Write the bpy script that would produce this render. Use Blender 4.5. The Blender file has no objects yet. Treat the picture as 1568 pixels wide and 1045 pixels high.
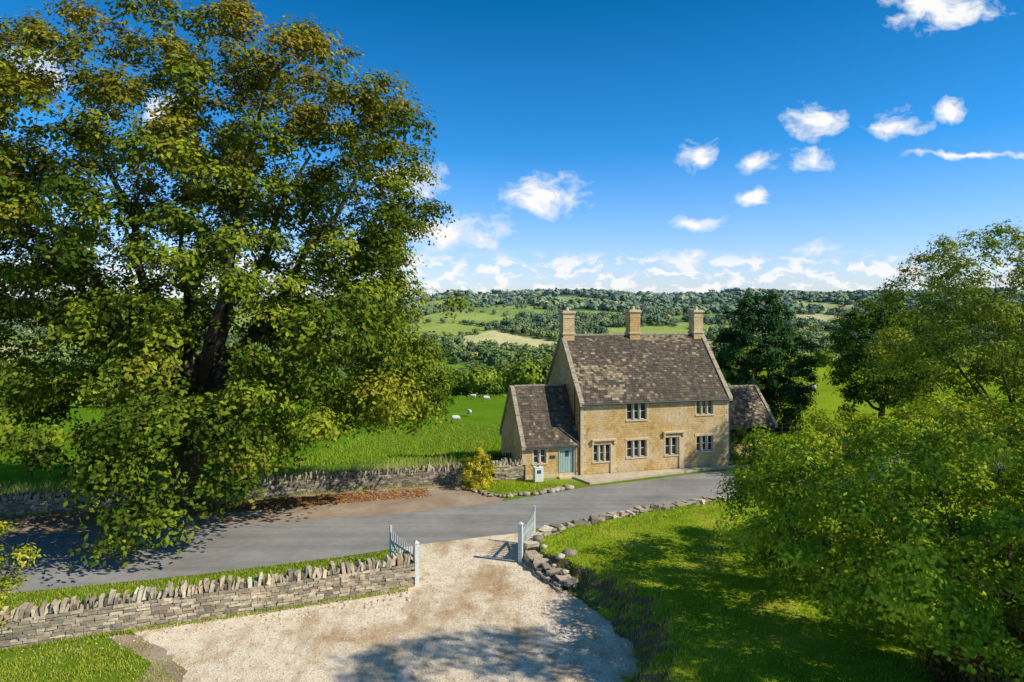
import bpy, math, random
import numpy as np
from mathutils import Vector, Matrix
random.seed(11)
scene = bpy.context.scene
COL = scene.collection

# ------------------------------------------------------------------ helpers
def link(o, parent=None):
    COL.objects.link(o)
    if parent is not None: o.parent = parent
    return o
def empty(name, loc=(0,0,0), rz=0):
    e = bpy.data.objects.new(name, None); e.location = loc; e.rotation_euler = (0,0,rz)
    e.empty_display_size = .5
    return link(e)
def np_mesh(name, V, F, C=None, mat=None, parent=None, dom='FACE', smooth=False):
    V = np.asarray(V, np.float32); F = np.asarray(F, np.int32); k = F.shape[1]
    me = bpy.data.meshes.new(name)
    me.vertices.add(len(V)); me.vertices.foreach_set('co', V.ravel())
    me.loops.add(F.size); me.loops.foreach_set('vertex_index', F.ravel())
    me.polygons.add(len(F)); me.polygons.foreach_set('loop_start', np.arange(0, F.size, k, dtype=np.int32))
    if smooth: me.polygons.foreach_set('use_smooth', np.ones(len(F), bool))
    me.update(calc_edges=True)
    if C is not None:
        a = me.attributes.new('Col', 'FLOAT_COLOR', dom)
        C = np.asarray(C, np.float32); C4 = np.ones((len(C),4), np.float32); C4[:,:3] = C
        a.data.foreach_set('color', C4.ravel())
    if mat: me.materials.append(mat)
    return link(bpy.data.objects.new(name, me), parent)

class M:
    def __init__(s): s.v=[]; s.f=[]; s.c=[]
    def poly(s, pts, col=(1,1,1)):
        n=len(s.v); s.v += [tuple(p) for p in pts]; s.f.append(tuple(range(n,n+len(pts)))); s.c.append(col)
    def box(s, c, h, R=None, jit=0, col=(1,1,1), taper=1.0):
        n=len(s.v)
        for sz in (-1,1):
            t = taper if sz>0 else 1
            for sx,sy in ((-1,-1),(1,-1),(1,1),(-1,1)):
                p = Vector((sx*h[0]*t, sy*h[1]*t, sz*h[2]))
                if jit: p = Vector((p[0]*(1+random.uniform(-jit,jit)), p[1]*(1+random.uniform(-jit,jit)), p[2]*(1+random.uniform(-jit,jit))))
                if R is not None: p = R @ p
                s.v.append((c[0]+p[0], c[1]+p[1], c[2]+p[2]))
        for q in ((0,3,2,1),(4,5,6,7),(0,1,5,4),(1,2,6,5),(2,3,7,6),(3,0,4,7)):
            s.f.append(tuple(n+i for i in q)); s.c.append(col)
    def bx(s, x0,x1,y0,y1,z0,z1, col=(1,1,1), taper=1.0):
        s.box(((x0+x1)/2,(y0+y1)/2,(z0+z1)/2), ((x1-x0)/2,(y1-y0)/2,(z1-z0)/2), col=col, taper=taper)
    def cyl(s, a, b, ra, rb, n=8, col=(1,1,1)):
        a=Vector(a); b=Vector(b); d=(b-a).normalized()
        t=d.orthogonal().normalized(); u=d.cross(t); k=len(s.v)
        for p,r in ((a,ra),(b,rb)):
            for i in range(n):
                an=2*math.pi*i/n; q=p+t*math.cos(an)*r+u*math.sin(an)*r; s.v.append(tuple(q))
        for i in range(n):
            j=(i+1)%n; s.f.append((k+i,k+j,k+n+j,k+n+i)); s.c.append(col)
        s.f.append(tuple(k+i for i in range(n))[::-1]); s.c.append(col)
        s.f.append(tuple(k+n+i for i in range(n))); s.c.append(col)
    def obj(s, name, mat, parent=None, bevel=0):
        me=bpy.data.meshes.new(name); me.from_pydata(s.v,[],s.f)
        a=me.attributes.new('Col','FLOAT_COLOR','FACE')
        a.data.foreach_set('color', [x for c in s.c for x in (*c[:3],1.0)])
        me.materials.append(mat)
        o=link(bpy.data.objects.new(name,me),parent)
        if bevel:
            m=o.modifiers.new('b','BEVEL'); m.width=bevel; m.segments=1
        return o

def sstep(x,a,b):
    t=np.clip((x-a)/(b-a),0,1); return t*t*(3-2*t)

# ------------------------------------------------------------------ materials
class NT:
    def __init__(s, name):
        s.m=bpy.data.materials.new(name); s.m.use_nodes=True; s.t=s.m.node_tree; s.t.nodes.clear()
        s.out=s.n('ShaderNodeOutputMaterial')
    def n(s, typ, **kw):
        nd=s.t.nodes.new(typ)
        for k,v in kw.items():
            if k in nd.inputs.keys() or isinstance(k,int): nd.inputs[k].default_value=v
            else: setattr(nd,k,v)
        return nd
    def l(s,a,b): s.t.links.new(a,b)
    def noise(s, scale, detail=4, rough=.55, vec=None, dim=None):
        nd=s.n('ShaderNodeTexNoise')
        if dim: nd.noise_dimensions=dim
        nd.inputs['Scale'].default_value=scale
        nd.inputs['Detail'].default_value=detail; nd.inputs['Roughness'].default_value=rough
        if vec is not None: s.l(vec, nd.inputs['Vector'])
        return nd
    def ramp(s, fac, stops):
        r=s.n('ShaderNodeValToRGB'); cr=r.color_ramp
        while len(cr.elements)<len(stops): cr.elements.new(.5)
        for e,(p,c) in zip(cr.elements,stops):
            e.position=p; e.color=(*c,1) if len(c)==3 else c
        s.l(fac, r.inputs['Fac']); return r
    def mix(s, fac, a, b, mode='MIX'):
        m=s.n('ShaderNodeMix', data_type='RGBA', blend_type=mode)
        for sock,val in ((m.inputs[0],fac),(m.inputs[6],a),(m.inputs[7],b)):
            if isinstance(val,(int,float)): sock.default_value=val
            elif isinstance(val,tuple): sock.default_value=(*val,1)
            else: s.l(val,sock)
        return m.outputs[2]
    def math(s, op, a, b=0.0, c=None):
        m=s.n('ShaderNodeMath', operation=op)
        for i,val in enumerate((a,b,c)):
            if val is None: continue
            if isinstance(val,(int,float)): m.inputs[i].default_value=val
            else: s.l(val,m.inputs[i])
        return m.outputs[0]
    def bsdf(s, col, rough=.8, spec=.3, bump=None, bdist=.02, bstr=.6):
        p=s.n('ShaderNodeBsdfPrincipled'); p.inputs['Roughness'].default_value=rough
        p.inputs['Specular IOR Level'].default_value=spec
        if isinstance(col,tuple): p.inputs['Base Color'].default_value=(*col,1)
        else: s.l(col,p.inputs['Base Color'])
        if bump is not None:
            b=s.n('ShaderNodeBump'); b.inputs['Distance'].default_value=bdist; b.inputs['Strength'].default_value=bstr
            s.l(bump,b.inputs['Height']); s.l(b.outputs[0],p.inputs['Normal'])
        s.l(p.outputs[0], s.out.inputs[0]); return p

def mat_attr(name, rough=.85, nscale=6, namp=.5, bump=.01, spec=.2):
    t=NT(name); a=t.n('ShaderNodeAttribute',attribute_name='Col'); co=t.n('ShaderNodeTexCoord')
    n=t.noise(nscale,4,.65,co.outputs['Object'])
    r=t.ramp(n.outputs['Fac'],[(.25,(1-namp,)*3),(.75,(1.0,)*3)])
    t.bsdf(t.mix(1.0,a.outputs['Color'],r.outputs[0],'MULTIPLY'),rough,spec,n.outputs['Fac'],bump)
    return t.m
def mat_leaf(name, trans=.35):
    t=NT(name); a=t.n('ShaderNodeAttribute',attribute_name='Col')
    p=t.n('ShaderNodeBsdfDiffuse'); t.l(a.outputs['Color'],p.inputs[0])
    if trans<=0: t.l(p.outputs[0],t.out.inputs[0]); return t.m
    tr=t.n('ShaderNodeBsdfTranslucent'); t.l(t.mix(1.0,a.outputs['Color'],(1.5,1.4,.4),'MULTIPLY'),tr.inputs[0])
    ms=t.n('ShaderNodeMixShader'); ms.inputs[0].default_value=trans
    t.l(p.outputs[0],ms.inputs[1]); t.l(tr.outputs[0],ms.inputs[2]); t.l(ms.outputs[0],t.out.inputs[0])
    return t.m
def mat_plain(name, col, rough=.6, spec=.3, namp=.25, nscale=8):
    t=NT(name); co=t.n('ShaderNodeTexCoord'); n=t.noise(nscale,4,.6,co.outputs['Object'])
    r=t.ramp(n.outputs['Fac'],[(.3,tuple(c*(1-namp) for c in col)),(.7,col)])
    t.bsdf(r.outputs[0],rough,spec,n.outputs['Fac'],.004); return t.m

LEAF=mat_leaf('leaf_foliage',.2); LEAF_D=mat_leaf('leaf_dense',0)
STONE=mat_attr('dry_stone',.9,9,.5,.02)
BARK=mat_plain('bark',(.10,.078,.055),.9,.1,.55,3)
def m_house():
    t=NT('cotswold_stone'); co=t.n('ShaderNodeTexCoord'); sp=t.n('ShaderNodeSeparateXYZ'); t.l(co.outputs['Object'],sp.inputs[0])
    nz=t.noise(1.7,3,.5,co.outputs['Object'])
    x=t.math('ADD',sp.outputs[0],sp.outputs[1]); z=t.math('ADD',sp.outputs[2],t.math('MULTIPLY',nz.outputs['Fac'],.05))
    cb=t.n('ShaderNodeCombineXYZ'); t.l(x,cb.inputs[0]); t.l(z,cb.inputs[1])
    b=t.n('ShaderNodeTexBrick'); t.l(cb.outputs[0],b.inputs['Vector'])
    b.inputs['Scale'].default_value=1; b.inputs['Brick Width'].default_value=.36; b.inputs['Row Height'].default_value=.145
    b.inputs['Mortar Size'].default_value=.010; b.inputs['Mortar Smooth'].default_value=.4; b.inputs['Bias'].default_value=-.1
    b.inputs['Color1'].default_value=(.84,.56,.235,1); b.inputs['Color2'].default_value=(.66,.43,.165,1)
    b.inputs['Mortar'].default_value=(.58,.43,.24,1); b.squash=.7; b.squash_frequency=3
    n1=t.noise(.5,4,.6,co.outputs['Object']); n2=t.noise(7,4,.7,co.outputs['Object']); n3=t.noise(1.6,5,.7,co.outputs['Object'])
    r1=t.ramp(n1.outputs['Fac'],[(.44,(0,0,0)),(.60,(1,1,1))])
    c=t.mix(t.math('MULTIPLY',r1.outputs[0],.6),b.outputs['Color'],(.86,.71,.48))
    r2=t.ramp(n2.outputs['Fac'],[(.3,(.64,.60,.55)),(.7,(1,1,1))])
    r3=t.ramp(n3.outputs['Fac'],[(.33,(.70,.66,.60)),(.48,(1,1,1))])
    c=t.mix(1.0,t.mix(1.0,c,r2.outputs[0],'MULTIPLY'),r3.outputs[0],'MULTIPLY')
    h=t.math('ADD',t.math('MULTIPLY',b.outputs['Fac'],-1),t.math('MULTIPLY',n2.outputs['Fac'],.5))
    t.bsdf(c,.9,.15,h,.03,.6); return t.m
HOUSE=m_house()
DRESS=mat_plain('dressed_stone',(.76,.60,.36),.85,.2,.3,6)
TILE=mat_attr('stone_tile',.9,12,.4,.01)
GLASSD=NT('window_glass'); GLASSD.bsdf((.02,.025,.03),.08,.9); GLASSD=GLASSD.m
WHITE=mat_plain('white_paint',(.80,.80,.76),.5,.3,.1,14)
GATEP=mat_plain('gate_paint',(.66,.72,.68),.6,.3,.3,10)
BLUED=mat_plain('door_paint',(.42,.53,.49),.5,.3,.12,5)
DARKM=mat_plain('dark_metal',(.05,.065,.075),.5,.4,.2,5)
WOODD=mat_plain('dark_timber',(.07,.055,.04),.8,.2,.4,9)

def m_ground():
    t=NT('terrain_grass'); a=t.n('ShaderNodeAttribute',attribute_name='Col'); co=t.n('ShaderNodeTexCoord')
    n=t.noise(.25,6,.65,co.outputs['Object']); n2=t.noise(5,4,.7,co.outputs['Object']); n3=t.noise(.035,5,.65,co.outputs['Object'])
    r=t.ramp(n.outputs['Fac'],[(.3,(.70,.74,.6)),(.7,(1,1,1))]); r2=t.ramp(n2.outputs['Fac'],[(.3,(.62,.66,.60)),(.7,(1,1,1))])
    r3=t.ramp(n3.outputs['Fac'],[(.38,(.74,.82,.7)),(.6,(1,1,1))])
    c=t.mix(1.0,t.mix(1.0,t.mix(1.0,a.outputs['Color'],r.outputs[0],'MULTIPLY'),r2.outputs[0],'MULTIPLY'),r3.outputs[0],'MULTIPLY')
    t.bsdf(c,.95,.0,n2.outputs['Fac'],.05); return t.m
GROUND=m_ground()
def m_lawn():
    t=NT('lawn_grass'); co=t.n('ShaderNodeTexCoord'); g=t.n('ShaderNodeNewGeometry'); sp=t.n('ShaderNodeSeparateXYZ'); t.l(g.outputs['True Normal'],sp.inputs[0])
    n=t.noise(.5,6,.7,co.outputs['Object']); n2=t.noise(14,4,.7,co.outputs['Object']); n3=t.noise(2.2,4,.7,co.outputs['Object'])
    r=t.ramp(n.outputs['Fac'],[(.3,(.16,.28,.015)),(.5,(.32,.43,.025)),(.7,(.56,.54,.08))])
    r2=t.ramp(n2.outputs['Fac'],[(.3,(.6,.6,.55)),(.7,(1,1,1))])
    c=t.mix(1.0,r.outputs[0],r2.outputs[0],'MULTIPLY')
    e=t.ramp(n3.outputs['Fac'],[(.3,(.07,.05,.03)),(.55,(.18,.13,.08)),(.75,(.09,.13,.025))])
    f=t.ramp(sp.outputs[2],[(.72,(1,1,1)),(.88,(0,0,0))])
    t.bsdf(t.mix(f.outputs[0],c,e.outputs[0]),.95,.0,n2.outputs['Fac'],.04); return t.m
LAWN=m_lawn()
def m_road():
    t=NT('asphalt'); co=t.n('ShaderNodeTexCoord'); n=t.noise(.35,5,.6,co.outputs['Object']); n2=t.noise(60,3,.8,co.outputs['Object']); n3=t.noise(2.5,5,.7,co.outputs['Object'])
    r=t.ramp(n.outputs['Fac'],[(.3,(.30,.285,.265)),(.7,(.43,.41,.38))]); r2=t.ramp(n2.outputs['Fac'],[(.3,(.75,)*3),(.7,(1,)*3)])
    r3=t.ramp(n3.outputs['Fac'],[(.35,(.88,.86,.84)),(.6,(1,)*3)])
    mp=t.n('ShaderNodeMapping'); mp.inputs['Rotation'].default_value=(0,0,-.27); mp.inputs['Scale'].default_value=(.05,1.3,1); t.l(co.outputs['Object'],mp.inputs[0])
    n4=t.noise(1,4,.6,mp.outputs[0]); r4=t.ramp(n4.outputs['Fac'],[(.38,(.82,.81,.80)),(.6,(1,)*3)])
    c=t.mix(1.0,t.mix(1.0,r.outputs[0],r2.outputs[0],'MULTIPLY'),r3.outputs[0],'MULTIPLY')
    t.bsdf(t.mix(1.0,c,r4.outputs[0],'MULTIPLY'),.95,.05,n2.outputs['Fac'],.01); return t.m
ROAD=m_road()
def m_gravel():
    t=NT('gravel'); co=t.n('ShaderNodeTexCoord'); v=t.n('ShaderNodeTexVoronoi'); v.inputs['Scale'].default_value=34; t.l(co.outputs['Object'],v.inputs['Vector'])
    n=t.noise(.33,6,.65,co.outputs['Object']); n2=t.noise(2.2,6,.75,co.outputs['Object'])
    bw=t.n('ShaderNodeRGBToBW'); t.l(v.outputs['Color'],bw.inputs[0])
    r=t.ramp(bw.outputs[0],[(.2,(.66,.52,.36)),(.5,(.82,.68,.50)),(.8,(.94,.82,.65))])
    mp=t.n('ShaderNodeMapping'); mp.inputs['Scale'].default_value=(1,.28,1); mp.inputs['Rotation'].default_value=(0,0,.25); t.l(co.outputs['Object'],mp.inputs[0])
    n4=t.noise(.75,5,.6,mp.outputs[0])
    d=t.ramp(n.outputs['Fac'],[(.36,(.70,.59,.47)),(.50,(1,1,1))])
    d3=t.ramp(n4.outputs['Fac'],[(.34,(.66,.56,.45)),(.50,(1,1,1))])
    d2=t.ramp(n2.outputs['Fac'],[(.32,(.70,.62,.53)),(.50,(1,1,1))])
    c=t.mix(1.0,t.mix(1.0,r.outputs[0],d.outputs[0],'MULTIPLY'),d2.outputs[0],'MULTIPLY')
    c=t.mix(1.0,c,d3.outputs[0],'MULTIPLY')
    t.bsdf(c,.95,.05,t.math('ADD',v.outputs['Distance'],n2.outputs['Fac']),.02); return t.m
GRAVEL=m_gravel()
def m_dirt():
    t=NT('verge_dirt'); co=t.n('ShaderNodeTexCoord'); n=t.noise(.5,6,.7,co.outputs['Object']); n2=t.noise(12,4,.75,co.outputs['Object'])
    r=t.ramp(n.outputs['Fac'],[(.3,(.34,.23,.15)),(.55,(.48,.35,.25)),(.75,(.60,.50,.38))]); r2=t.ramp(n2.outputs['Fac'],[(.3,(.6,)*3),(.7,(1,)*3)])
    t.bsdf(t.mix(1.0,r.outputs[0],r2.outputs[0],'MULTIPLY'),.95,.0,n2.outputs['Fac'],.03); return t.m
DIRT=m_dirt()
PAVE=mat_plain('pavement_stone',(.62,.52,.39),.9,.2,.3,2.5)

# ------------------------------------------------------------------ terrain
def tcoord(X,Y): return Y-.268*np.clip(X,-60,60)-41
def H(X,Y):
    t=tcoord(X,Y)
    z=np.interp(t,[-200,7,20,60,100,150,250,360,480,660,860,1160,1560,2500,4000,6000,9500],[0,0,-1.6,-6.2,-8,-15,-27,-30,-26,-12,5,24,37,37,50,66,80])
    f=.30+.70*sstep(X,-520,60)
    w=sstep(t,600,900)*(1-sstep(t,2600,3600))
    z=np.where(z>0,z*(1-w+w*f),z)
    a=sstep(t,60,500)*(1+sstep(t,500,1500)*1.9)
    z=z+a*(1.6*np.sin(X/83+1.2)+1.5*np.sin(Y/97+X/210)+1.2*np.sin(X/47-Y/130+2))
    z=z+sstep(X,15,60)*sstep(t,10,60)*(1-sstep(t,150,500))*4.5
    return z
seeds=[]; kinds=[]
r_=np.random.default_rng(21)
for gy in np.arange(140,1200,88):
    for gx in np.arange(-1500,1500,125):
        seeds.append((gx+r_.uniform(-55,55),gy+r_.uniform(-34,34)))
for gy in np.arange(1200,5000,230):
    for gx in np.arange(-4500,4500,280):
        seeds.append((gx+r_.uniform(-110,110),gy+r_.uniform(-90,90)))
seeds=np.array(seeds)
GRASS_N=(.20,.34,.022)
PAL=[(.28,.40,.035),(.50,.54,.08),(.34,.44,.05),(.88,.72,.36),(.64,.59,.20),(.10,.16,.03)]
for (sx,sy) in seeds:
    pw=.3
    if 400<sy<545: pw=.62
    if sy>800: pw=.58
    if sx>100 and sy>430: pw=.66
    u=r_.random()
    if u<pw: kinds.append(5)
    else: kinds.append(int(r_.choice([0,1,2,3,4],p=[.22,.33,.2,.10,.15])))
kinds=np.array(kinds)
def setk(x,y,k):
    i=np.argmin((seeds[:,0]-x)**2+(seeds[:,1]-y)**2); kinds[i]=k
for x,y,k in ((-45,700,1),(-110,620,2),(20,560,3),(-60,800,1),(20,790,2),(-150,560,1),(-30,240,5),(-110,300,5),(100,330,0),(-20,380,2),(10,1000,1),(-170,900,4),(150,150,0),(200,300,2),(330,300,0),(60,200,0),(120,230,1),(-60,620,1)): setk(x,y,k)
def cells(X,Y):
    idx=np.empty(len(X),int); bd=np.empty(len(X))
    wx=X+9*np.sin(Y/37)+5*np.sin(X/23+Y/51); wy=Y+9*np.sin(X/41+1)
    for s in range(0,len(X),20000):
        d=np.hypot(wx[s:s+20000,None]-seeds[None,:,0],wy[s:s+20000,None]-seeds[None,:,1])
        p=np.argpartition(d,1,axis=1)[:,:2]; dd=np.take_along_axis(d,p,1); o=np.argsort(dd,1)
        p=np.take_along_axis(p,o,1); dd=np.take_along_axis(dd,o,1)
        idx[s:s+20000]=p[:,0]; bd[s:s+20000]=dd[:,1]-dd[:,0]
    return idx,bd
def painted_haze(C,Y):  # aerial haze painted into the base colour, paler and bluer with distance
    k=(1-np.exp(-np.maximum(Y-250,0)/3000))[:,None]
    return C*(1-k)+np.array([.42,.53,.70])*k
Ys=np.concatenate([np.linspace(-60,60,61),np.geomspace(62,9000,330)])
ss=np.linspace(-1,1,401)
YY,SS=np.meshgrid(Ys,ss,indexing='ij'); XX=SS*(45+1.1*np.abs(YY)); ZZ=H(XX,YY)
V=np.stack([XX.ravel(),YY.ravel(),ZZ.ravel()],1)
nr,nc=len(Ys),len(ss)
i=np.arange(nr-1)[:,None]*nc+np.arange(nc-1)[None,:]
F=np.stack([i,i+1,i+nc+1,i+nc],-1).reshape(-1,4)
tc=tcoord(V[:,0],V[:,1])
C=np.tile(np.array(GRASS_N),(len(V),1))
C[tc<0]=(.22,.30,.03)
rgt=sstep(V[:,0],14,26)[:,None]*(tc>0)[:,None]; C=C*(1-rgt)+np.array([.38,.48,.03])*rgt
band=sstep(tc,-.5,0)*(1-sstep(tc,2,9)); C=C*(1-.7*band[:,None])+np.array([.50,.50,.17])*.7*band[:,None]
far=V[:,1]>125
idx,bd=cells(V[far,0],V[far,1])
cf=np.array(PAL)[kinds[idx]]; near_=(tc[far]<103); cf=cf*(1+.12*np.sin(idx*7.3))[:,None]; cf[near_]=C[far][near_]
C[far]=painted_haze(cf,V[far,1])
np_mesh('ground',V,F,C,GROUND,dom='POINT',smooth=True)

# ------------------------------------------------------------------ foliage
def unit(v): return v/np.maximum(np.linalg.norm(v,axis=-1,keepdims=True),1e-6)
def leaf_quads(P,Nn,L,W,rng):
    N=len(P); t=unit(np.cross(Nn,rng.normal(size=(N,3)))); b=np.cross(Nn,t)
    L=np.broadcast_to(L,(N,))[:,None]; W=np.broadcast_to(W,(N,))[:,None]
    V=np.stack([P+t*L,P+b*W-t*L*.1+Nn*L*.12,P-t*L,P-b*W-t*L*.1+Nn*L*.12],1).reshape(-1,3)
    return V,np.arange(4*N).reshape(N,4)
def tubes(segs,n=6):
    A=np.array([s[0] for s in segs]);B=np.array([s[1] for s in segs]);ra=np.array([s[2] for s in segs]);rb=np.array([s[3] for s in segs])
    d=unit(B-A); t=unit(np.cross(d,np.array([.31,.77,.22]))); u=np.cross(d,t)
    an=np.arange(n)*2*np.pi/n
    ring=t[:,None]*np.cos(an)[None,:,None]+u[:,None]*np.sin(an)[None,:,None]
    VA=A[:,None]+ring*ra[:,None,None]; VB=B[:,None]+ring*rb[:,None,None]
    V=np.concatenate([VA,VB],1).reshape(-1,3)
    k=np.arange(len(segs))[:,None]*2*n; i=np.arange(n)[None]; j=(i+1)%n
    F=np.stack([k+i,k+j,k+n+j,k+n+i],-1).reshape(-1,4)
    return V,F
def make_tree(name,base,prof,n_cl,n_leaf,cr,leaf,pal,seed,sx=1,sy=1,trunk_r=.5,limbs=8,inner=.22,fork=.2,asp=.5,lean=(0,0),tint=None,flat=.65,lmat=None,lob=.13,limbr=.5,extra=None,droop=.22):
    rng=np.random.default_rng(seed); base=np.array(base,float); prof=np.array(prof,float)
    root=empty(name,tuple(base))
    zz=np.linspace(prof[0,0],prof[-1,0],200); rr=np.interp(zz,prof[:,0],prof[:,1])
    u1=(np.arange(n_cl)+.5)/n_cl; cdf=np.cumsum(rr+.3)/(rr+.3).sum()
    z=np.interp(u1,cdf,zz)+rng.normal(0,.25,n_cl)
    r=np.interp(z,prof[:,0],prof[:,1]); a=(np.arange(n_cl)*2.39996+rng.normal(0,.35,n_cl))%(2*np.pi); p1,p2=rng.uniform(0,6,2)
    Ht=prof[-1,0]
    lobe=1+lob*np.sin(3*a+z*.45+p1)+lob*.8*np.sin(5*a-z*.6+p2)
    fr=np.where(rng.random(n_cl)<inner,np.sqrt(rng.random(n_cl))*.8,1-.2*rng.random(n_cl))
    lf=np.array([lean[0],lean[1]])
    Cc=np.stack([sx*r*fr*lobe*np.cos(a)+lf[0]*z,sy*r*fr*lobe*np.sin(a)+lf[1]*z,z],1)
    if extra is not None:
        Cc=np.concatenate([Cc,np.array(extra,float)]); n_cl=len(Cc); z=Cc[:,2]; a=np.arctan2(Cc[:,1],Cc[:,0])
    segs=[]; nodes=[]; nr_=[]
    hf=Ht*fork
    def chain(pts,r0,r1):
        for q in range(len(pts)-1):
            f0=q/(len(pts)-1); f1=(q+1)/(len(pts)-1)
            ra=r0+(r1-r0)*f0; rb=r0+(r1-r0)*f1
            segs.append((pts[q],pts[q+1],ra,rb)); nodes.append(pts[q+1]); nr_.append(rb)
    segs.append((np.array([0,0,-.3]),np.array([0,0,.5]),trunk_r*1.5,trunk_r*1.05))
    tp=[np.array([0,0,.5])+np.array([lf[0]*h+rng.normal(0,.06)*trunk_r*2,lf[1]*h,h-.5]) for h in np.linspace(.5,hf,4)]
    chain(tp,trunk_r*1.05,trunk_r*.85)
    for q in range(limbs):
        a0=2*np.pi*q/limbs+rng.uniform(-.3,.3); up=rng.uniform(.45,.95) if q%3 else .25
        start=tp[-1]*rng.uniform(.7,1.0) if q%2 else tp[-1]
        ztop=hf+(Ht-hf)*up*.85; rm=np.interp(ztop,prof[:,0],prof[:,1])*.72
        pts=[start]
        for f in np.linspace(.2,1,6):
            pts.append(start+np.array([sx*rm*np.cos(a0)*f**.9+lf[0]*(ztop-hf)*f,sy*rm*np.sin(a0)*f**.9+lf[1]*(ztop-hf)*f,(ztop-start[2])*f**1.1])+rng.normal(0,.02*Ht*.6,3))
        chain(pts,trunk_r*limbr,trunk_r*.1)
    order=np.argsort(np.hypot(Cc[:,0],Cc[:,1])+np.abs(Cc[:,2]-Ht*.45)*.5)
    for q in order:
        c=Cc[q]; nd=np.array(nodes); d=np.linalg.norm(nd-c,axis=1)+np.maximum(nd[:,2]-c[2],0)*.6
        k=int(np.argmin(d)); p=nd[k]; rp=nr_[k]; r0=min(rp*.7,.02+.012*Ht*.25+.01*d[k]); r1=max(r0*.35,.012)
        mid=(p+c)/2+np.array([0,0,.08*d[k]])+rng.normal(0,.05*d[k],3)
        segs.append((p,mid,r0,(r0+r1)/2)); segs.append((mid,c,(r0+r1)/2,r1)); nodes+= [mid,c]; nr_+=[(r0+r1)/2,r1]
        for _ in range(3):
            e=c+rng.normal(0,cr*.55,3)*np.array([1,1,.6]); segs.append((c,e,r1*.8,.006))
    Vt,Ft=tubes(segs); np_mesh('trunk_and_branches',Vt,Ft,None,BARK,root,smooth=True)
    R=cr*rng.uniform(.5,1.3,n_cl)*(1-.2*np.clip(z/Ht,0,1))
    cnt=np.maximum((n_leaf*(R/cr)**2).astype(int),10)
    ci=np.repeat(np.arange(n_cl),cnt); N=len(ci)
    dr=unit(rng.normal(size=(N,3))); dr[:,2]=np.where(rng.random(N)<.6,np.abs(dr[:,2]),dr[:,2])
    rad=rng.random(N)**.4
    wob=1+.28*np.sin(dr[:,0]*5+ci)+.22*np.sin(dr[:,1]*6+ci*2.1)
    off=dr*(rad*R[ci]*wob)[:,None]; off[:,2]*=flat
    off[:,2]-=droop*(off[:,0]**2+off[:,1]**2)/R[ci]
    P=Cc[ci]+off
    P[:,2]=np.maximum(P[:,2],.15)
    axis=np.stack([lf[0]*z,lf[1]*z,z*.6+Ht*.15],1)
    outw=unit(Cc-axis)
    Nn=unit(dr*.7+outw[ci]*.4+np.array([0,0,.5])+rng.normal(0,.4,(N,3)))
    Vl,Fl=leaf_quads(P,Nn,leaf*rng.uniform(.7,1.25,N),leaf*asp*rng.uniform(.8,1.2,N),rng)
    pal=np.array(pal,float)
    m=np.clip(rng.beta(1.6,1.6,n_cl)+.15*np.sin(a*2+z*.3),0,1)
    mm=np.clip(m[ci]+rng.normal(0,.16,N),0,1)[:,None]
    cc=np.where(mm<.5,pal[0]*(1-2*mm)+pal[1]*2*mm,pal[1]*(2-2*mm)+pal[2]*(2*mm-1))
    if tint is not None:
        tcol,z0,z1,amt=tint
        w=sstep(Cc[:,2],z0,z1)*amt*rng.uniform(.1,1.3,n_cl)+ (rng.random(n_cl)<.03)*.35
        w=np.clip(w[ci]+rng.normal(0,.12,N),0,1)[:,None]; cc=cc*(1-w)+np.array(tcol)*w
    cc=cc*rng.uniform(.8,1.2,(N,1))
    np_mesh('foliage',Vl,Fl,cc,lmat or LEAF,root)
    return root

G_BIG=[(.030,.062,.010),(.095,.155,.014),(.29,.33,.028)]
rx=np.random.default_rng(77)
ext=[(6.0+rx.normal(0,.7),-8.6+rx.normal(0,.6),z+rx.normal(0,.3)) for z in np.linspace(2.4,6,8)]+[(2.0+rx.normal(0,.8),-9.4+rx.normal(0,.6),z+rx.normal(0,.3)) for z in np.linspace(1.1,6,11)]
ext+=[(11.5+rx.normal(0,.9),-3+rx.normal(0,2),z+rx.normal(0,.4)) for z in np.linspace(8.5,21,16)]
make_tree('beech_tree',(-17.4,37,0),[(3.4,6.5),(4.3,11.5),(5.6,13.5),(7.5,13.4),(10,12.2),(14,12),(18,12),(21,11.3),(23.6,9.2),(25.6,5.5)],880,360,1.42,.135,G_BIG,3,sy=.82,trunk_r=.9,limbs=12,fork=.22,asp=.55,tint=((.36,.25,.035),13,25,.55),inner=.30,lob=.08,extra=ext,flat=.6,droop=.3,limbr=.42)
G_YEL=[(.06,.13,.012),(.19,.33,.02),(.44,.53,.04)]
make_tree('maple_tree',(15.3,20.6,.95),[(.7,5.0),(1.6,7.4),(2.8,8.7),(3.9,8.5),(4.9,7.4),(5.6,5.6),(6.1,2.6)],640,320,.78,.076,G_YEL,5,trunk_r=.22,limbs=12,fork=.12,asp=.6,tint=((.52,.48,.05),3.5,6,.4),inner=.33,lob=.05,limbr=.38)
make_tree('ash_tree',(31.5,43,0),[(3,3.5),(5,6.5),(8,7.8),(11,7.6),(13.5,5.8),(15.4,2.6)],320,230,1.15,.13,[(.07,.13,.016),(.18,.27,.03),(.36,.42,.05)],8,trunk_r=.3,limbs=9,fork=.2,asp=.45,tint=((.44,.42,.08),6,14,.4),lob=.12,limbr=.35)
make_tree('ash_tree',(43,48,0),[(2,4),(5,6.5),(8,7),(11,6),(13,3)],160,180,1.3,.16,[(.08,.14,.02),(.18,.27,.03),(.32,.36,.04)],9,trunk_r=.3,limbs=8,asp=.5)
make_tree('lime_tree',(18.6,12.2,.9),[(8.5,3.2),(10,4.8),(12.5,5.2),(15,4.4),(17,2)],170,200,.95,.11,G_YEL,29,trunk_r=.35,limbs=8,fork=.4)
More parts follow.
